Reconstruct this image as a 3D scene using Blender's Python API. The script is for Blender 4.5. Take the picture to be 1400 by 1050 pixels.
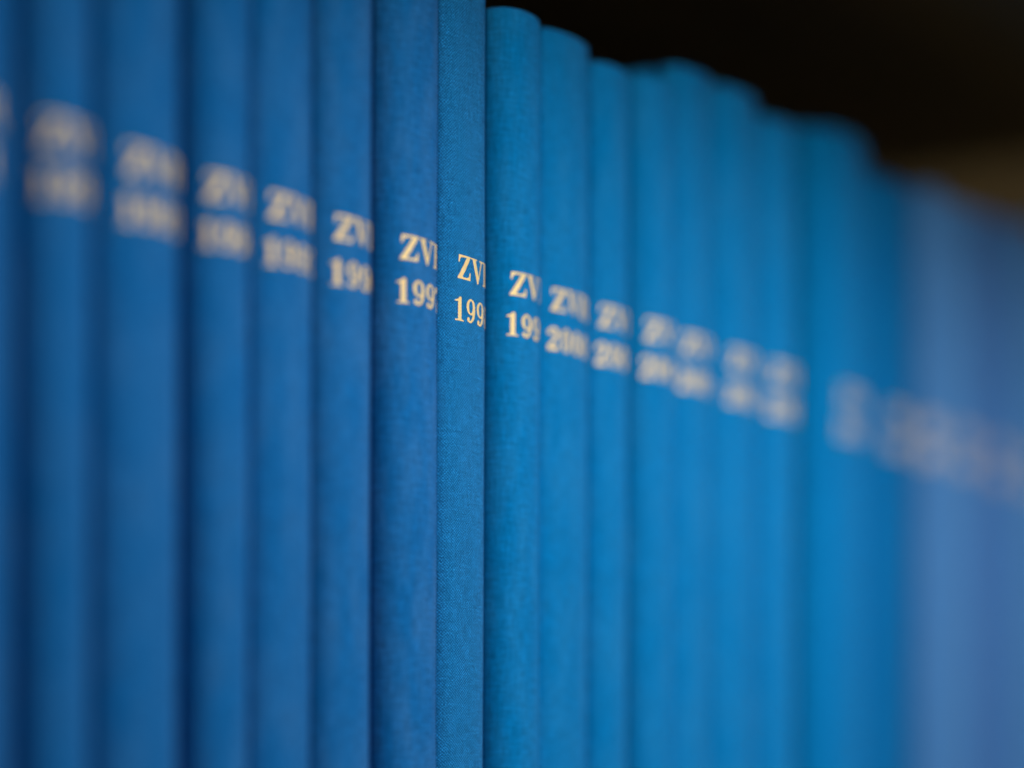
import bpy, bmesh, math, random
import numpy as np
from mathutils import Vector, noise

MM = 0.001
scene = bpy.context.scene
C = scene.collection
for o in list(bpy.data.objects):
    bpy.data.objects.remove(o, do_unlink=True)

# ------------------------------------------------------------------ camera
THETA = math.radians(33.642)                 # angle between the view axis and the row
cam_d = bpy.data.cameras.new('camera')
cam = bpy.data.objects.new('camera', cam_d); C.objects.link(cam)
cam.location = (-0.64603, -0.44616, 0.037)
cam.rotation_euler = (math.radians(90), math.radians(-0.2), THETA - math.radians(90))
cam_d.sensor_width = 36.0
cam_d.lens = 85.0
cam_d.shift_x = 0.0026
cam_d.shift_y = 592.0 / 1400.0
cam_d.clip_start = 0.02; cam_d.clip_end = 50
cam_d.dof.use_dof = True
cam_d.dof.focus_distance = 0.784
cam_d.dof.aperture_fstop = 1.65
scene.camera = cam

# ------------------------------------------------------------------ light
world = bpy.data.worlds.new('World'); scene.world = world
world.use_nodes = True
bg = world.node_tree.nodes['Background']
bg.inputs['Color'].default_value = (0.75, 0.85, 1.0, 1)
bg.inputs['Strength'].default_value = 0.035

def area(name, loc, target, size, size_y, power, color, spread=180):
    l = bpy.data.lights.new(name, 'AREA'); l.shape = 'RECTANGLE'
    l.size = size; l.size_y = size_y; l.energy = power; l.color = color; l.spread = math.radians(spread)
    o = bpy.data.objects.new(name, l); C.objects.link(o)
    o.location = loc
    o.rotation_euler = (Vector(target) - Vector(loc)).to_track_quat('-Z', 'Y').to_euler()
    return o
area('key_light', (0.06, -0.82, 1.02), (0.25, 0.0, -0.03), 0.40, 0.6, 6.0, (0.98, 0.97, 0.95), 90)  # added unseen key light; aim and limited spread dim the row's left end
area('panel_fill', (-1.35, -0.85, 0.30), (0.62, 0.05, 0.36), 0.25, 0.25, 0.45, (1.0, 0.88, 0.70), 30)  # added warm fill from the left, aimed to brighten the brown side panel

scene.view_settings.view_transform = 'Standard'
scene.view_settings.look = 'None'
scene.view_settings.gamma = 1.0
scene.view_settings.use_curve_mapping = False
scene.view_settings.exposure = 0.0
scene.render.engine = 'CYCLES'
scene.render.resolution_x = 1024; scene.render.resolution_y = 768

# ------------------------------------------------------------------ materials
def new_mat(name):
    m = bpy.data.materials.new(name); m.use_nodes = True
    nt = m.node_tree
    return m, nt, nt.nodes['Principled BSDF']
def nd(nt, kind, **kw):
    n = nt.nodes.new(kind)
    for k, v in kw.items(): setattr(n, k, v)
    return n
def math_n(nt, op, a, b=None, c=None):
    n = nd(nt, 'ShaderNodeMath', operation=op)
    for i, v in enumerate((a, b, c)):
        if v is None: continue
        if isinstance(v, (int, float)): n.inputs[i].default_value = v
        else: nt.links.new(v, n.inputs[i])
    return n.outputs[0]

PITCH = 0.52        # thread pitch, mm
def weave(nt):
    """plain weave height (0..1) from a UV map that is laid out in millimetres"""
    uv = nd(nt, 'ShaderNodeUVMap'); uv.uv_map = 'cloth'
    nz = nd(nt, 'ShaderNodeTexNoise', noise_dimensions='2D'); nz.inputs['Scale'].default_value = 0.55
    nz.inputs['Detail'].default_value = 3
    nt.links.new(uv.outputs[0], nz.inputs['Vector'])
    off = nd(nt, 'ShaderNodeVectorMath', operation='SUBTRACT'); off.inputs[1].default_value = (.5, .5, .5)
    nt.links.new(nz.outputs['Color'], off.inputs[0])
    sc = nd(nt, 'ShaderNodeVectorMath', operation='SCALE'); sc.inputs['Scale'].default_value = 0.8
    nt.links.new(off.outputs[0], sc.inputs[0])
    ad = nd(nt, 'ShaderNodeVectorMath', operation='ADD')
    nt.links.new(uv.outputs[0], ad.inputs[0]); nt.links.new(sc.outputs[0], ad.inputs[1])
    sp = nd(nt, 'ShaderNodeSeparateXYZ'); nt.links.new(ad.outputs[0], sp.inputs[0])
    k = math.pi / PITCH
    su = math_n(nt, 'SINE', math_n(nt, 'MULTIPLY', sp.outputs[0], k))
    sv = math_n(nt, 'SINE', math_n(nt, 'MULTIPLY', sp.outputs[1], k))
    h = math_n(nt, 'MULTIPLY_ADD', math_n(nt, 'MULTIPLY', su, sv), 0.5, 0.5)
    # thread to thread unevenness
    n2 = nd(nt, 'ShaderNodeTexNoise', noise_dimensions='2D'); n2.inputs['Scale'].default_value = 1.7
    n2.inputs['Detail'].default_value = 2
    nt.links.new(uv.outputs[0], n2.inputs['Vector'])
    h2 = math_n(nt, 'MULTIPLY', h, math_n(nt, 'MULTIPLY_ADD', n2.outputs['Fac'], 1.9, 0.05))
    return uv, h2

def mix_col(nt, fac, a, b):
    m = nd(nt, 'ShaderNodeMix', data_type='RGBA')
    if isinstance(fac, (int, float)): m.inputs[0].default_value = fac
    else: nt.links.new(fac, m.inputs[0])
    for v, s in ((a, m.inputs[6]), (b, m.inputs[7])):
        if isinstance(v, tuple): s.default_value = (*v, 1)
        else: nt.links.new(v, s)
    return m.outputs[2]

def cloth(name, deep, crown, faded, fade=0.35, sheen=0.02):
    m, nt, p = new_mat(name)
    uv, h = weave(nt)
    col = mix_col(nt, h, deep, crown)
    # faded / rubbed patches, stretched down the height of the book
    mp = nd(nt, 'ShaderNodeMapping'); mp.inputs['Scale'].default_value = (0.13, 0.035, 1)
    nt.links.new(uv.outputs[0], mp.inputs['Vector'])
    oi = nd(nt, 'ShaderNodeObjectInfo')
    cmb = nd(nt, 'ShaderNodeCombineXYZ')
    nt.links.new(math_n(nt, 'MULTIPLY', oi.outputs['Random'], 90.0), cmb.inputs[0])
    nt.links.new(cmb.outputs[0], mp.inputs['Location'])
    nz = nd(nt, 'ShaderNodeTexNoise', noise_dimensions='2D'); nz.inputs['Scale'].default_value = 1.0
    nz.inputs['Detail'].default_value = 6; nz.inputs['Roughness'].default_value = 0.62
    nt.links.new(mp.outputs[0], nz.inputs['Vector'])
    ramp = nd(nt, 'ShaderNodeMapRange'); ramp.inputs[1].default_value = 0.38; ramp.inputs[2].default_value = 0.75
    ramp.inputs[4].default_value = fade
    nt.links.new(nz.outputs['Fac'], ramp.inputs[0])
    col = mix_col(nt, ramp.outputs[0], col, faded)
    # slubs: uneven yarn along warp and weft
    sl = []
    for scx, scy in ((1.1, 0.16), (0.16, 1.1)):
        m2 = nd(nt, 'ShaderNodeMapping'); m2.inputs['Scale'].default_value = (scx, scy, 1)
        nt.links.new(uv.outputs[0], m2.inputs['Vector'])
        n3 = nd(nt, 'ShaderNodeTexNoise', noise_dimensions='2D'); n3.inputs['Scale'].default_value = 1.0
        n3.inputs['Detail'].default_value = 4; n3.inputs['Roughness'].default_value = 0.65
        nt.links.new(m2.outputs[0], n3.inputs['Vector']); sl.append(n3.outputs['Fac'])
    slub = math_n(nt, 'MULTIPLY_ADD', math_n(nt, 'ADD', sl[0], sl[1]), 0.85, 0.15)
    hs = nd(nt, 'ShaderNodeHueSaturation'); nt.links.new(slub, hs.inputs['Value']); nt.links.new(col, hs.inputs['Color'])
    nt.links.new(hs.outputs[0], p.inputs['Base Color'])
    p.inputs['Roughness'].default_value = 0.72
    p.inputs['Specular IOR Level'].default_value = 0.02
    p.inputs['Sheen Weight'].default_value = sheen
    p.inputs['Sheen Roughness'].default_value = 0.45
    p.inputs['Sheen Tint'].default_value = (0.95, 0.85, 0.75, 1)
    b = nd(nt, 'ShaderNodeBump'); b.inputs['Strength'].default_value = 0.9; b.inputs['Distance'].default_value = 0.00018
    nt.links.new(h, b.inputs['Height']); nt.links.new(b.outputs[0], p.inputs['Normal'])
    return m

M_ROYAL = cloth('royal_blue_cloth', (0.002, 0.088, 0.33), (0.009, 0.20, 0.54), (0.05, 0.20, 0.48), 0.45, 0.06)
M_BRIGHT = cloth('bright_blue_cloth', (0.0003, 0.044, 0.16), (0.018, 0.30, 0.73), (0.022, 0.19, 0.48), 0.25, 0.045)
M_AZURE = cloth('azure_cloth', (0.0002, 0.121, 0.365), (0.0008, 0.235, 0.585), (0.022, 0.225, 0.52), 0.36, 0.04)
M_DEEP = cloth('deep_azure_cloth', (0.0002, 0.112, 0.35), (0.0005, 0.21, 0.53), (0.003, 0.20, 0.48), 0.30, 0.04)
M_TEAL = cloth('dark_teal_blue_cloth', (0.0004, 0.085, 0.28), (0.001, 0.16, 0.43), (0.003, 0.16, 0.40), 0.30)
M_PALE = cloth('pale_slate_blue_cloth', (0.033, 0.128, 0.345), (0.062, 0.21, 0.48), (0.07, 0.205, 0.44), 0.30, 0.05)
M_SLATE = cloth('slate_blue_cloth', (0.025, 0.10, 0.31), (0.05, 0.17, 0.44), (0.055, 0.17, 0.40), 0.30, 0.05)

def gilt(name, lo, hi):
  m, nt, p = new_mat(name)
  uv, h = weave(nt)
  nz = nd(nt, 'ShaderNodeTexNoise', noise_dimensions='2D'); nz.inputs['Scale'].default_value = 0.5; nz.inputs['Detail'].default_value = 5
  nt.links.new(uv.outputs[0], nz.inputs['Vector'])
  nt.links.new(mix_col(nt, nz.outputs['Fac'], lo, hi), p.inputs['Base Color'])
  p.inputs['Metallic'].default_value = 0.15
  p.inputs['Roughness'].default_value = 0.5
  b = nd(nt, 'ShaderNodeBump'); b.inputs['Strength'].default_value = 0.6; b.inputs['Distance'].default_value = 0.00012
  nt.links.new(h, b.inputs['Height']); nt.links.new(b.outputs[0], p.inputs['Normal'])
  return m
M_GILT = gilt('gilt_foil', (0.92, 0.63, 0.24), (1.0, 0.83, 0.44))
M_WORN = gilt('worn_gilt_foil', (0.58, 0.46, 0.29), (0.80, 0.67, 0.46))

m, nt, p = new_mat('page_paper'); M_PAPER = m
tc = nd(nt, 'ShaderNodeTexCoord')
mp = nd(nt, 'ShaderNodeMapping'); mp.inputs['Scale'].default_value = (6000, 3, 3)
nt.links.new(tc.outputs['Object'], mp.inputs['Vector'])
nz = nd(nt, 'ShaderNodeTexNoise'); nz.inputs['Scale'].default_value = 1.0
nt.links.new(mp.outputs[0], nz.inputs['Vector'])
nt.links.new(mix_col(nt, nz.outputs['Fac'], (0.42, 0.37, 0.28), (0.70, 0.65, 0.53)), p.inputs['Base Color'])
p.inputs['Roughness'].default_value = 0.9

m, nt, p = new_mat('dark_walnut'); M_WOOD = m
tc = nd(nt, 'ShaderNodeTexCoord')
mp = nd(nt, 'ShaderNodeMapping'); mp.inputs['Scale'].default_value = (2.0, 9.0, 30.0)
nt.links.new(tc.outputs['Object'], mp.inputs['Vector'])
nz = nd(nt, 'ShaderNodeTexNoise'); nz.inputs['Scale'].default_value = 2.0; nz.inputs['Detail'].default_value = 8
nz.inputs['Distortion'].default_value = 1.2
nt.links.new(mp.outputs[0], nz.inputs['Vector'])
nt.links.new(mix_col(nt, nz.outputs['Fac'], (0.042, 0.036, 0.022), (0.14, 0.10, 0.042)), p.inputs['Base Color'])
p.inputs['Roughness'].default_value = 0.55
p.inputs['Specular IOR Level'].default_value = 0.25

# ------------------------------------------------------------------ helpers
def link_mesh(name, verts, faces, mat, parent=None, uvs=None, smooth=False):
    me = bpy.data.meshes.new(name)
    me.from_pydata([tuple(v) for v in verts], [], faces)
    if uvs is not None:
        lay = me.uv_layers.new(name='cloth')
        idx = np.empty(len(me.loops), dtype=np.int64); me.loops.foreach_get('vertex_index', idx)
        lay.data.foreach_set('uv', np.asarray(uvs, dtype=np.float32)[idx].ravel())
    if smooth: me.polygons.foreach_set('use_smooth', [True] * len(me.polygons))
    me.materials.append(mat); me.update()
    o = bpy.data.objects.new(name, me); C.objects.link(o)
    if parent: o.parent = parent
    return o

def box_part(name, x0, x1, y0, y1, z0, z1, mat, parent, bev=0.0):
    bm = bmesh.new()
    bmesh.ops.create_cube(bm, size=1.0)
    for v in bm.verts:
        v.co = Vector(((x0 + x1) / 2 + v.co.x * (x1 - x0), (y0 + y1) / 2 + v.co.y * (y1 - y0), (z0 + z1) / 2 + v.co.z * (z1 - z0))) * MM
    if bev: bmesh.ops.bevel(bm, geom=list(bm.edges), offset=bev * MM, segments=2, affect='EDGES', profile=0.5)
    lay = bm.loops.layers.uv.new('cloth')
    for f in bm.faces:
        n = f.normal
        for l in f.loops:
            c = l.vert.co / MM
            l[lay].uv = (c.y, c.z) if abs(n.x) > .7 else ((c.x, c.z) if abs(n.y) > .7 else (c.x, c.y))
    me = bpy.data.meshes.new(name); bm.to_mesh(me); bm.free()
    me.materials.append(mat)
    o = bpy.data.objects.new(name, me); C.objects.link(o); o.parent = parent
    return o

# ------------------------------------------------------------------ bookshelf
shelf = bpy.data.objects.new('bookshelf', None); C.objects.link(shelf)
shelf['label'] = 'dark brown wooden bookshelf compartment, deep in shadow above the row of volumes'
shelf['category'] = 'bookshelf'
SX0, SX1, SYF, SYB, SH = -420.0, 622.0, -138.0, 262.0, 402.0
box_part('shelf_board', SX0, SX1, SYF, SYB, -22, 0, M_WOOD, shelf, 1.5)
box_part('shelf_board', SX0, SX1, SYF, SYB, SH, SH + 22, M_WOOD, shelf, 1.5)
box_part('back_panel', SX0, SX1 + 22, SYB + 0.3, SYB + 8, -22, SH + 22, M_WOOD, shelf)
box_part('side_panel', SX1 + 0.3, SX1 + 22, SYF, SYB, -22, SH + 22, M_WOOD, shelf, 1.5)

# ------------------------------------------------------------------ glyphs: bold oldstyle stamping type, cap height 1
def seg_poly_sd(P, poly):
    """signed distance to polygon, negative inside"""
    d = np.full(P.shape[:-1], 1e9); inside = np.zeros(P.shape[:-1], bool)
    n = len(poly)
    for i in range(n):
        a = np.array(poly[i]); b = np.array(poly[(i + 1) % n])
        e = b - a; w = P - a
        t = np.clip((w @ e) / max(e @ e, 1e-12), 0, 1)
        d = np.minimum(d, np.linalg.norm(w - t[..., None] * e, axis=-1))
        c = ((a[1] > P[..., 1]) != (b[1] > P[..., 1]))
        with np.errstate(divide='ignore', invalid='ignore'):
            xi = (b[0] - a[0]) * (P[..., 1] - a[1]) / (b[1] - a[1]) + a[0]
        inside ^= c & (P[..., 0] < xi)
    return np.where(inside, -d, d)
def ell(P, cx, cy, rx, ry):
    q = np.sqrt(((P[..., 0] - cx) / rx) ** 2 + ((P[..., 1] - cy) / ry) ** 2)
    return (q - 1) * min(rx, ry)
def stroke(P, pts, rad):
    """tapered stroke through pts (smoothed), radius per point"""
    pts = np.array(pts, float); rad = np.array(rad, float)
    t = np.linspace(0, len(pts) - 1, 6 * (len(pts) - 1) + 1)
    k = np.arange(len(pts))
    def cr(a):
        out = []
        for x in t:
            i = min(int(x), len(a) - 2); u = x - i
            p0 = a[max(i - 1, 0)]; p1 = a[i]; p2 = a[i + 1]; p3 = a[min(i + 2, len(a) - 1)]
            out.append(0.5 * (2 * p1 + (p2 - p0) * u + (2 * p0 - 5 * p1 + 4 * p2 - p3) * u * u + (3 * p1 - p0 - 3 * p2 + p3) * u ** 3))
        return np.array(out)
    c = np.stack([cr(pts[:, 0]), cr(pts[:, 1])], 1); r = np.interp(t, k, rad)
    d = np.full(P.shape[:-1], 1e9)
    for i in range(len(c) - 1):
        a, b = c[i], c[i + 1]; e = b - a; w = P - a
        s = np.clip((w @ e) / max(e @ e, 1e-12), 0, 1)
        d = np.minimum(d, np.linalg.norm(w - s[..., None] * e, axis=-1) - (r[i] + (r[i + 1] - r[i]) * s))
    return d
U = lambda *a: np.minimum.reduce(a)
S = lambda a, b: np.maximum(a, -b)
def g_Z(P): return seg_poly_sd(P, [(.07,1),(.80,1),(.80,.955),(.275,.085),(.50,.085),(.62,.11),(.70,.18),(.755,.34),(.81,.34),(.79,0),(0,0),(0,.05),(.535,.915),(.33,.915),(.21,.89),(.14,.82),(.10,.69),(.045,.69)])
def g_V(P): return seg_poly_sd(P, [(-.03,1),(.40,1),(.40,.95),(.305,.935),(.53,.28),(.715,.935),(.60,.95),(.60,1),(.93,1),(.93,.95),(.805,.93),(.50,-.01),(.42,-.01),(.08,.93),(-.03,.95)])
def g_R(P):
    stem = seg_poly_sd(P, [(.0,1),(.52,1),(.52,.915),(.33,.915),(.33,.07),(.44,.05),(.44,0),(0,0),(0,.05),(.12,.07),(.12,.93),(0,.95)])
    bowl = S(ell(P, .48, .745, .33, .255), ell(P, .46, .745, .145, .185))
    bowl = np.maximum(bowl, .33 - P[..., 0])
    leg = stroke(P, [(.50,.49),(.64,.40),(.70,.22),(.76,.07),(.90,.04),(.95,.10)], [.045,.095,.10,.09,.05,.03])
    return U(stem, bowl, leg)
def g_1(P): return seg_poly_sd(P, [(.05,.84),(.14,.86),(.24,.91),(.31,1.0),(.44,1.0),(.44,.075),(.60,.05),(.60,0),(.07,0),(.07,.05),(.235,.075),(.235,.80),(.05,.795)])
def g_9(P):
    b = S(ell(P, .33, .67, .315, .335), ell(P, .33, .67, .135, .26))
    t = stroke(P, [(.555,.68),(.555,.48),(.49,.22),(.34,.06),(.20,.05)], [.09,.092,.075,.045,.045])
    return U(b, t, ell(P, .155, .13, .095, .10))
def g_6(P):
    Q = P.copy(); Q[..., 0] = .66 - P[..., 0]; Q[..., 1] = 1 - P[..., 1]; return g_9(Q)
def g_0(P): return S(ell(P, .33, .5, .31, .515), ell(P, .33, .5, .125, .43))
def g_8(P):
    return U(S(ell(P, .33, .745, .265, .265), ell(P, .34, .75, .125, .175)), S(ell(P, .33, .265, .315, .28), ell(P, .32, .26, .15, .18)))
def g_7(P): return U(seg_poly_sd(P, [(.05,1),(.66,1),(.66,.90),(.52,.80),(.20,.80),(.12,.76),(.095,.66),(.04,.66)]), stroke(P, [(.60,.88),(.44,.60),(.34,.34),(.32,.09)], [.05,.085,.105,.10]))
def g_5(P):
    return U(seg_poly_sd(P, [(.10,1),(.58,1),(.55,.84),(.17,.84),(.17,.50),(.11,.50)]), stroke(P, [(.14,.53),(.30,.60),(.47,.53),(.53,.32),(.46,.13),(.30,.04),(.18,.05)], [.03,.04,.07,.105,.075,.045,.045]), ell(P, .13, .14, .09, .10))
def g_4(P):
    return U(seg_poly_sd(P, [(.38,1),(.50,1),(.50,.07),(.61,.05),(.61,0),(.20,0),(.20,.05),(.31,.07),(.31,.80),(.08,.33),(.66,.33),(.66,.24),(.0,.24),(.0,.31)]))
def g_3(P):
    return U(stroke(P, [(.16,.88),(.30,.965),(.46,.90),(.48,.74),(.38,.58),(.24,.53)], [.05,.045,.075,.10,.06,.03]), stroke(P, [(.24,.53),(.42,.48),(.53,.30),(.46,.11),(.30,.04),(.17,.07)], [.03,.06,.105,.08,.045,.05]), ell(P, .13, .80, .085, .09), ell(P, .12, .18, .09, .10))
def g_2(P):
    return U(stroke(P, [(.12,.84),(.30,.96),(.48,.88),(.51,.70),(.40,.48),(.20,.28),(.09,.12)], [.05,.045,.08,.10,.08,.055,.05]), ell(P, .14, .77, .09, .10), seg_poly_sd(P, [(.05,0),(.58,0),(.62,.30),(.565,.30),(.53,.20),(.44,.165),(.14,.165),(.05,.10)]))
GL = {'Z': (g_Z, .87), 'V': (g_V, .93), 'R': (g_R, .97), '0': (g_0, .76), '1': (g_1, .76), '2': (g_2, .76), '3': (g_3, .76),
      '4': (g_4, .76), '5': (g_5, .76), '6': (g_6, .76), '7': (g_7, .76), '8': (g_8, .76), '9': (g_9, .76)}
CAP = 7.8                                     # mm
_cache = {}
def glyph_mesh(ch, cell):
    """marching-squares mesh of a glyph in mm, edges broken by the weave"""
    if (ch, cell) in _cache: return _cache[(ch, cell)]
    fn, adv = GL[ch]
    xs = np.arange(-.06, adv + .10, cell / CAP); ys = np.arange(-.06, 1.07, cell / CAP)
    X, Y = np.meshgrid(xs, ys, indexing='ij')
    P = np.stack([X, Y], -1)
    F = fn(P) * CAP
    k = math.pi / PITCH
    F = F + 0.10 * np.sin(X * CAP * k) * np.sin(Y * CAP * k)
    V = []; faces = []; vid = {}
    def vert(key, x, y):
        if key not in vid: vid[key] = len(V); V.append((x * CAP, y * CAP))
        return vid[key]
    for i in range(len(xs) - 1):
        for j in range(len(ys) - 1):
            cs = [(i, j), (i + 1, j), (i + 1, j + 1), (i, j + 1)]
            vals = [F[c] for c in cs]
            if min(vals) >= 0: continue
            poly = []
            for q in range(4):
                a, b = cs[q], cs[(q + 1) % 4]; fa, fb = vals[q], vals[(q + 1) % 4]
                if fa < 0: poly.append(vert(a, xs[a[0]], ys[a[1]]))
                if (fa < 0) != (fb < 0):
                    t = fa / (fa - fb)
                    key = (min(a, b), max(a, b))
                    poly.append(vert(key, xs[a[0]] + t * (xs[b[0]] - xs[a[0]]), ys[a[1]] + t * (ys[b[1]] - ys[a[1]])))
            if len(poly) >= 3: faces.append(poly)
    _cache[(ch, cell)] = (np.array(V), faces, adv * CAP)
    return _cache[(ch, cell)]

# ------------------------------------------------------------------ books
class Spine:
    """plan outline of a rounded cloth spine: front at y=0, ends at y=d (mm)"""
    def __init__(s, xc, a, d, n, seed):
        t = np.linspace(math.pi, 0, 241); c, sn = np.cos(t), np.sin(t)
        s.p = np.stack([xc + a * np.sign(c) * np.abs(c) ** (2 / n), d - d * np.abs(sn) ** (2 / n)], 1)
        s.cum = np.concatenate([[0], np.cumsum(np.linalg.norm(np.diff(s.p, axis=0), axis=1))])
        s.len = s.cum[-1]; s.seed = seed
        tg = np.gradient(s.p, axis=0); tg /= np.linalg.norm(tg, axis=1)[:, None]
        s.nr = np.stack([tg[:, 1], -tg[:, 0]], 1)            # outward
    def at(s, u, z, off=0.0):
        u = min(max(u, 0), s.len)
        x = np.interp(u, s.cum, s.p[:, 0]); y = np.interp(u, s.cum, s.p[:, 1])
        nx = np.interp(u, s.cum, s.nr[:, 0]); ny = np.interp(u, s.cum, s.nr[:, 1])
        edge = min(1.0, 4 * min(u, s.len - u) / s.len)
        wob = 0.35 * edge * noise.noise(Vector((u * .03 + s.seed * 7.3, z * .012, s.seed)))   # uneven glue and board
        return x + nx * (off + wob), y + ny * (off + wob)

def make_book(year, x0, w, h, li, ri, d, n, yo, du, mat, label, group, cell, ztext):
    root = bpy.data.objects.new('bound_volume', None); C.objects.link(root)
    root.location = (x0 * MM + w * MM / 2, yo * MM, 0.0)
    root['label'] = label; root['category'] = 'book'; root['group'] = group
    rnd = random.Random(year)
    hw = w / 2
    a = (w - li - ri) / 2; xc = -hw + li + a
    sp = Spine(xc, a, d, n, year % 97)
    # spine shell: profile points, rings up the height, rounded head and tail
    us = np.linspace(0, sp.len, 57)
    rings = [(1.2, 1.3), (.25, .9), (.0, .0 + 1.6)]
    zr = [(0.0, -1.6), (0.12, -.7), (.5, -.2), (1.2, 0)] + [(z, 0) for z in np.linspace(12, h - 12, 26)] + [(h - 1.6, 0), (h - .7, -.15), (h - .25, -.5), (h, -1.1), (h - .3, -1.8), (h - 6, -2.0)]
    verts = []; uvs = []
    hinge = [(-1, 1), (1, 1)]
    for z, off in zr:
        row = []
        # hinge cloth running into the joint groove, then the arc, then the other hinge
        row.append((max(-hw + 3.2, xc - a + .8), d + 8.0)); row.append((xc - a + .5, d + 2.0))
        for u in us: row.append(sp.at(u, z, off))
        row.append((xc + a - .5, d + 2.0)); row.append((min(hw - 3.2, xc + a - .8), d + 8.0))
        for k, (x, y) in enumerate(row):
            verts.append((x * MM, y * MM, z * MM))
            uvs.append(((k - 2) * sp.len / 56, z - off))
    nc = len(us) + 4
    faces = [(r * nc + k, r * nc + k + 1, (r + 1) * nc + k + 1, (r + 1) * nc + k) for r in range(len(zr) - 1) for k in range(nc - 1)]
    spine = link_mesh('spine', verts, faces, mat, root, uvs, True)
    # boards, set behind the groove
    D = 218 + d
    box_part('front_board', -hw + .15, -hw + 2.9, d + 6.0, D, 0, h, mat, root, .5)
    box_part('back_board', hw - 2.9, hw - .15, d + 6.0, D, 0, h, mat, root, .5)
    box_part('page_block', -hw + 3.0, hw - 3.0, d + 8.5, D - 4, 3.5, h - 4, M_PAPER, root, .6)
    # gilt lettering
    for txt, z0, nm in (('ZVR', ztext, 'title_lettering'), (str(year), ztext - 13.6, 'year_lettering')):
        sx = 1.12 if nm[0] == 't' else 1.06
        if year == 1998: sx *= 0.93
        tot = sum(GL[c][1] for c in txt) * CAP * sx
        u = sp.len / 2 - tot / 2 + du + (1.7 if nm[0] == 't' else .6)
        vv, ff, uu = [], [], []
        for ch in txt:
            gv, gf, adv = glyph_mesh(ch, cell)
            base = len(vv)
            dz = rnd.uniform(-.06, .06)
            for gx, gy in gv:
                x, y = sp.at(u + gx * sx, z0 + gy, 0.05)
                vv.append((x * MM, y * MM, (z0 + gy + dz) * MM)); uu.append((u + gx * sx, z0 + gy))
            ff += [[q + base for q in f] for f in gf]
            u += adv * sx
        link_mesh(nm, vv, ff, M_WORN if year >= 2006 else M_GILT, spine, uu, True)
    return root

CAMZ = 37.0
ORD = ['', 'next', 'second', 'third', 'fourth', 'fifth', 'sixth', 'seventh', 'eighth', 'ninth', 'tenth', 'eleventh', 'twelfth', 'thirteenth', 'fourteenth', 'fifteenth', 'sixteenth', 'seventeenth', 'eighteenth']
#  year, width, height, inset left/right, spine depth, squareness, set-back, lettering shift, cloth
BOOKS = [
 (1990, 31.0, 306, 1.0, 1.0, 8, 2.2, 0, 0, M_ROYAL),
 (1991, 32.0, 306, 1.0, 2.2, 10, 2.2, 1, -10.0, M_ROYAL),
 (1992, 27.4, 306, 3.2, 1.4, 11, 2.2, 0, -.5, M_ROYAL),
 (1993, 36.9, 307, 4.0, 1.2, 11, 2.2, 1, -.5, M_ROYAL),
 (1994, 27.5, 306, 4.0, 1.0, 9, 2.2, 0, -.5, M_ROYAL),
 (1995, 28.8, 306, 1.2, 1.2, 8, 2.3, 0, 0, M_ROYAL),
 (1996, 30.2, 307, 3.0, 1.2, 10.5, 2.3, 0, .8, M_ROYAL),
 (1997, 32.3, 307, 4.6, 0.8, 11, 2.35, -2, -.2, M_ROYAL),
 (1998, 28.8, 308, 0.6, 1.0, 7.5, 2.6, .4, 2.5, M_BRIGHT),
 (1999, 30.9, 307, 4.6, 0.8, 11, 2.35, -2, .8, M_AZURE),
 (2000, 34.4, 308, 1.0, 0.8, 8, 2.2, 0, -1.8, M_AZURE),
 (2001, 26.5, 305, 0.8, 1.0, 7.5, 2.2, 0, 0, M_AZURE),
 (2002, 31.2, 308, 4.0, 0.8, 11, 2.3, -1.5, -.5, M_AZURE),
 (2003, 30.8, 319, 0.8, 0.8, 8, 2.2, 0, -1, M_AZURE),
 (2004, 39.1, 320.5, 3.0, 0.8, 11, 2.2, 0, -.5, M_AZURE),
 (2005, 33.3, 317, 2.0, 1.0, 9, 2.2, 0, -1, M_AZURE),
 (2006, 55.5, 326, 3.0, 0.8, 14, 2.1, 0, 0, M_DEEP),
 (2007, 52.0, 318, 0.8, 0.8, 10, 2.2, 3, 0, M_TEAL),
 (2008, 21.0, 323, 0.8, 0.8, 8, 2.2, 0, 0, M_PALE),
 (2009, 42.8, 322, 0.8, 0.8, 8, 2.2, 0, 0, M_PALE),
 (2010, 48.0, 326, 0.8, 0.8, 8, 2.2, 2, 0, M_SLATE),
 (2011, 33.1, 330, 0.8, 0.8, 8, 2.2, 0, 0, M_PALE),
 (2012, 35.0, 326, 0.8, 0.8, 8, 2.2, 0, 0, M_PALE),
 (2013, 36.0, 327, 0.8, 0.8, 8, 2.2, 0, 0, M_PALE),
]
x = -196.0 - 32.0 - 31.0
for (yr, w, h, li, ri, d, n, yo, du, mat) in BOOKS:
    k = yr - 1998
    if yr == 2006: x += 16.0                       # loose spot in the row
    tone = {M_ROYAL.name: 'royal blue', M_BRIGHT.name: 'bright blue', M_AZURE.name: 'azure blue', M_DEEP.name: 'deep azure', M_TEAL.name: 'dark teal blue', M_PALE.name: 'pale slate blue', M_SLATE.name: 'slate blue'}[mat.name]
    if yr == 1998: lab = 'bright blue volume in sharp focus, cloth weave showing, beside the one dated 1997'
    elif yr == 1997: lab = 'royal blue cloth volume with legible gilt year 1997'
    elif yr == 2006: lab = 'thick deep azure volume, widest spine in the row'
    else:
        side = 'later' if k > 0 else 'earlier'
        pos = 'next' if abs(k) == 1 else ORD[abs(k)]
        lab = f'{tone} cloth volume, {pos} {side} one from the sharply focused volume'
    cell = 0.11 if abs(k) <= 1 else (0.16 if abs(k) <= 3 else 0.3)
    make_book(yr, x, w, h, li, ri, d, n, yo, du, mat, lab, 'row of blue cloth-bound annual volumes', cell, CAMZ + 174.0)
    x += w
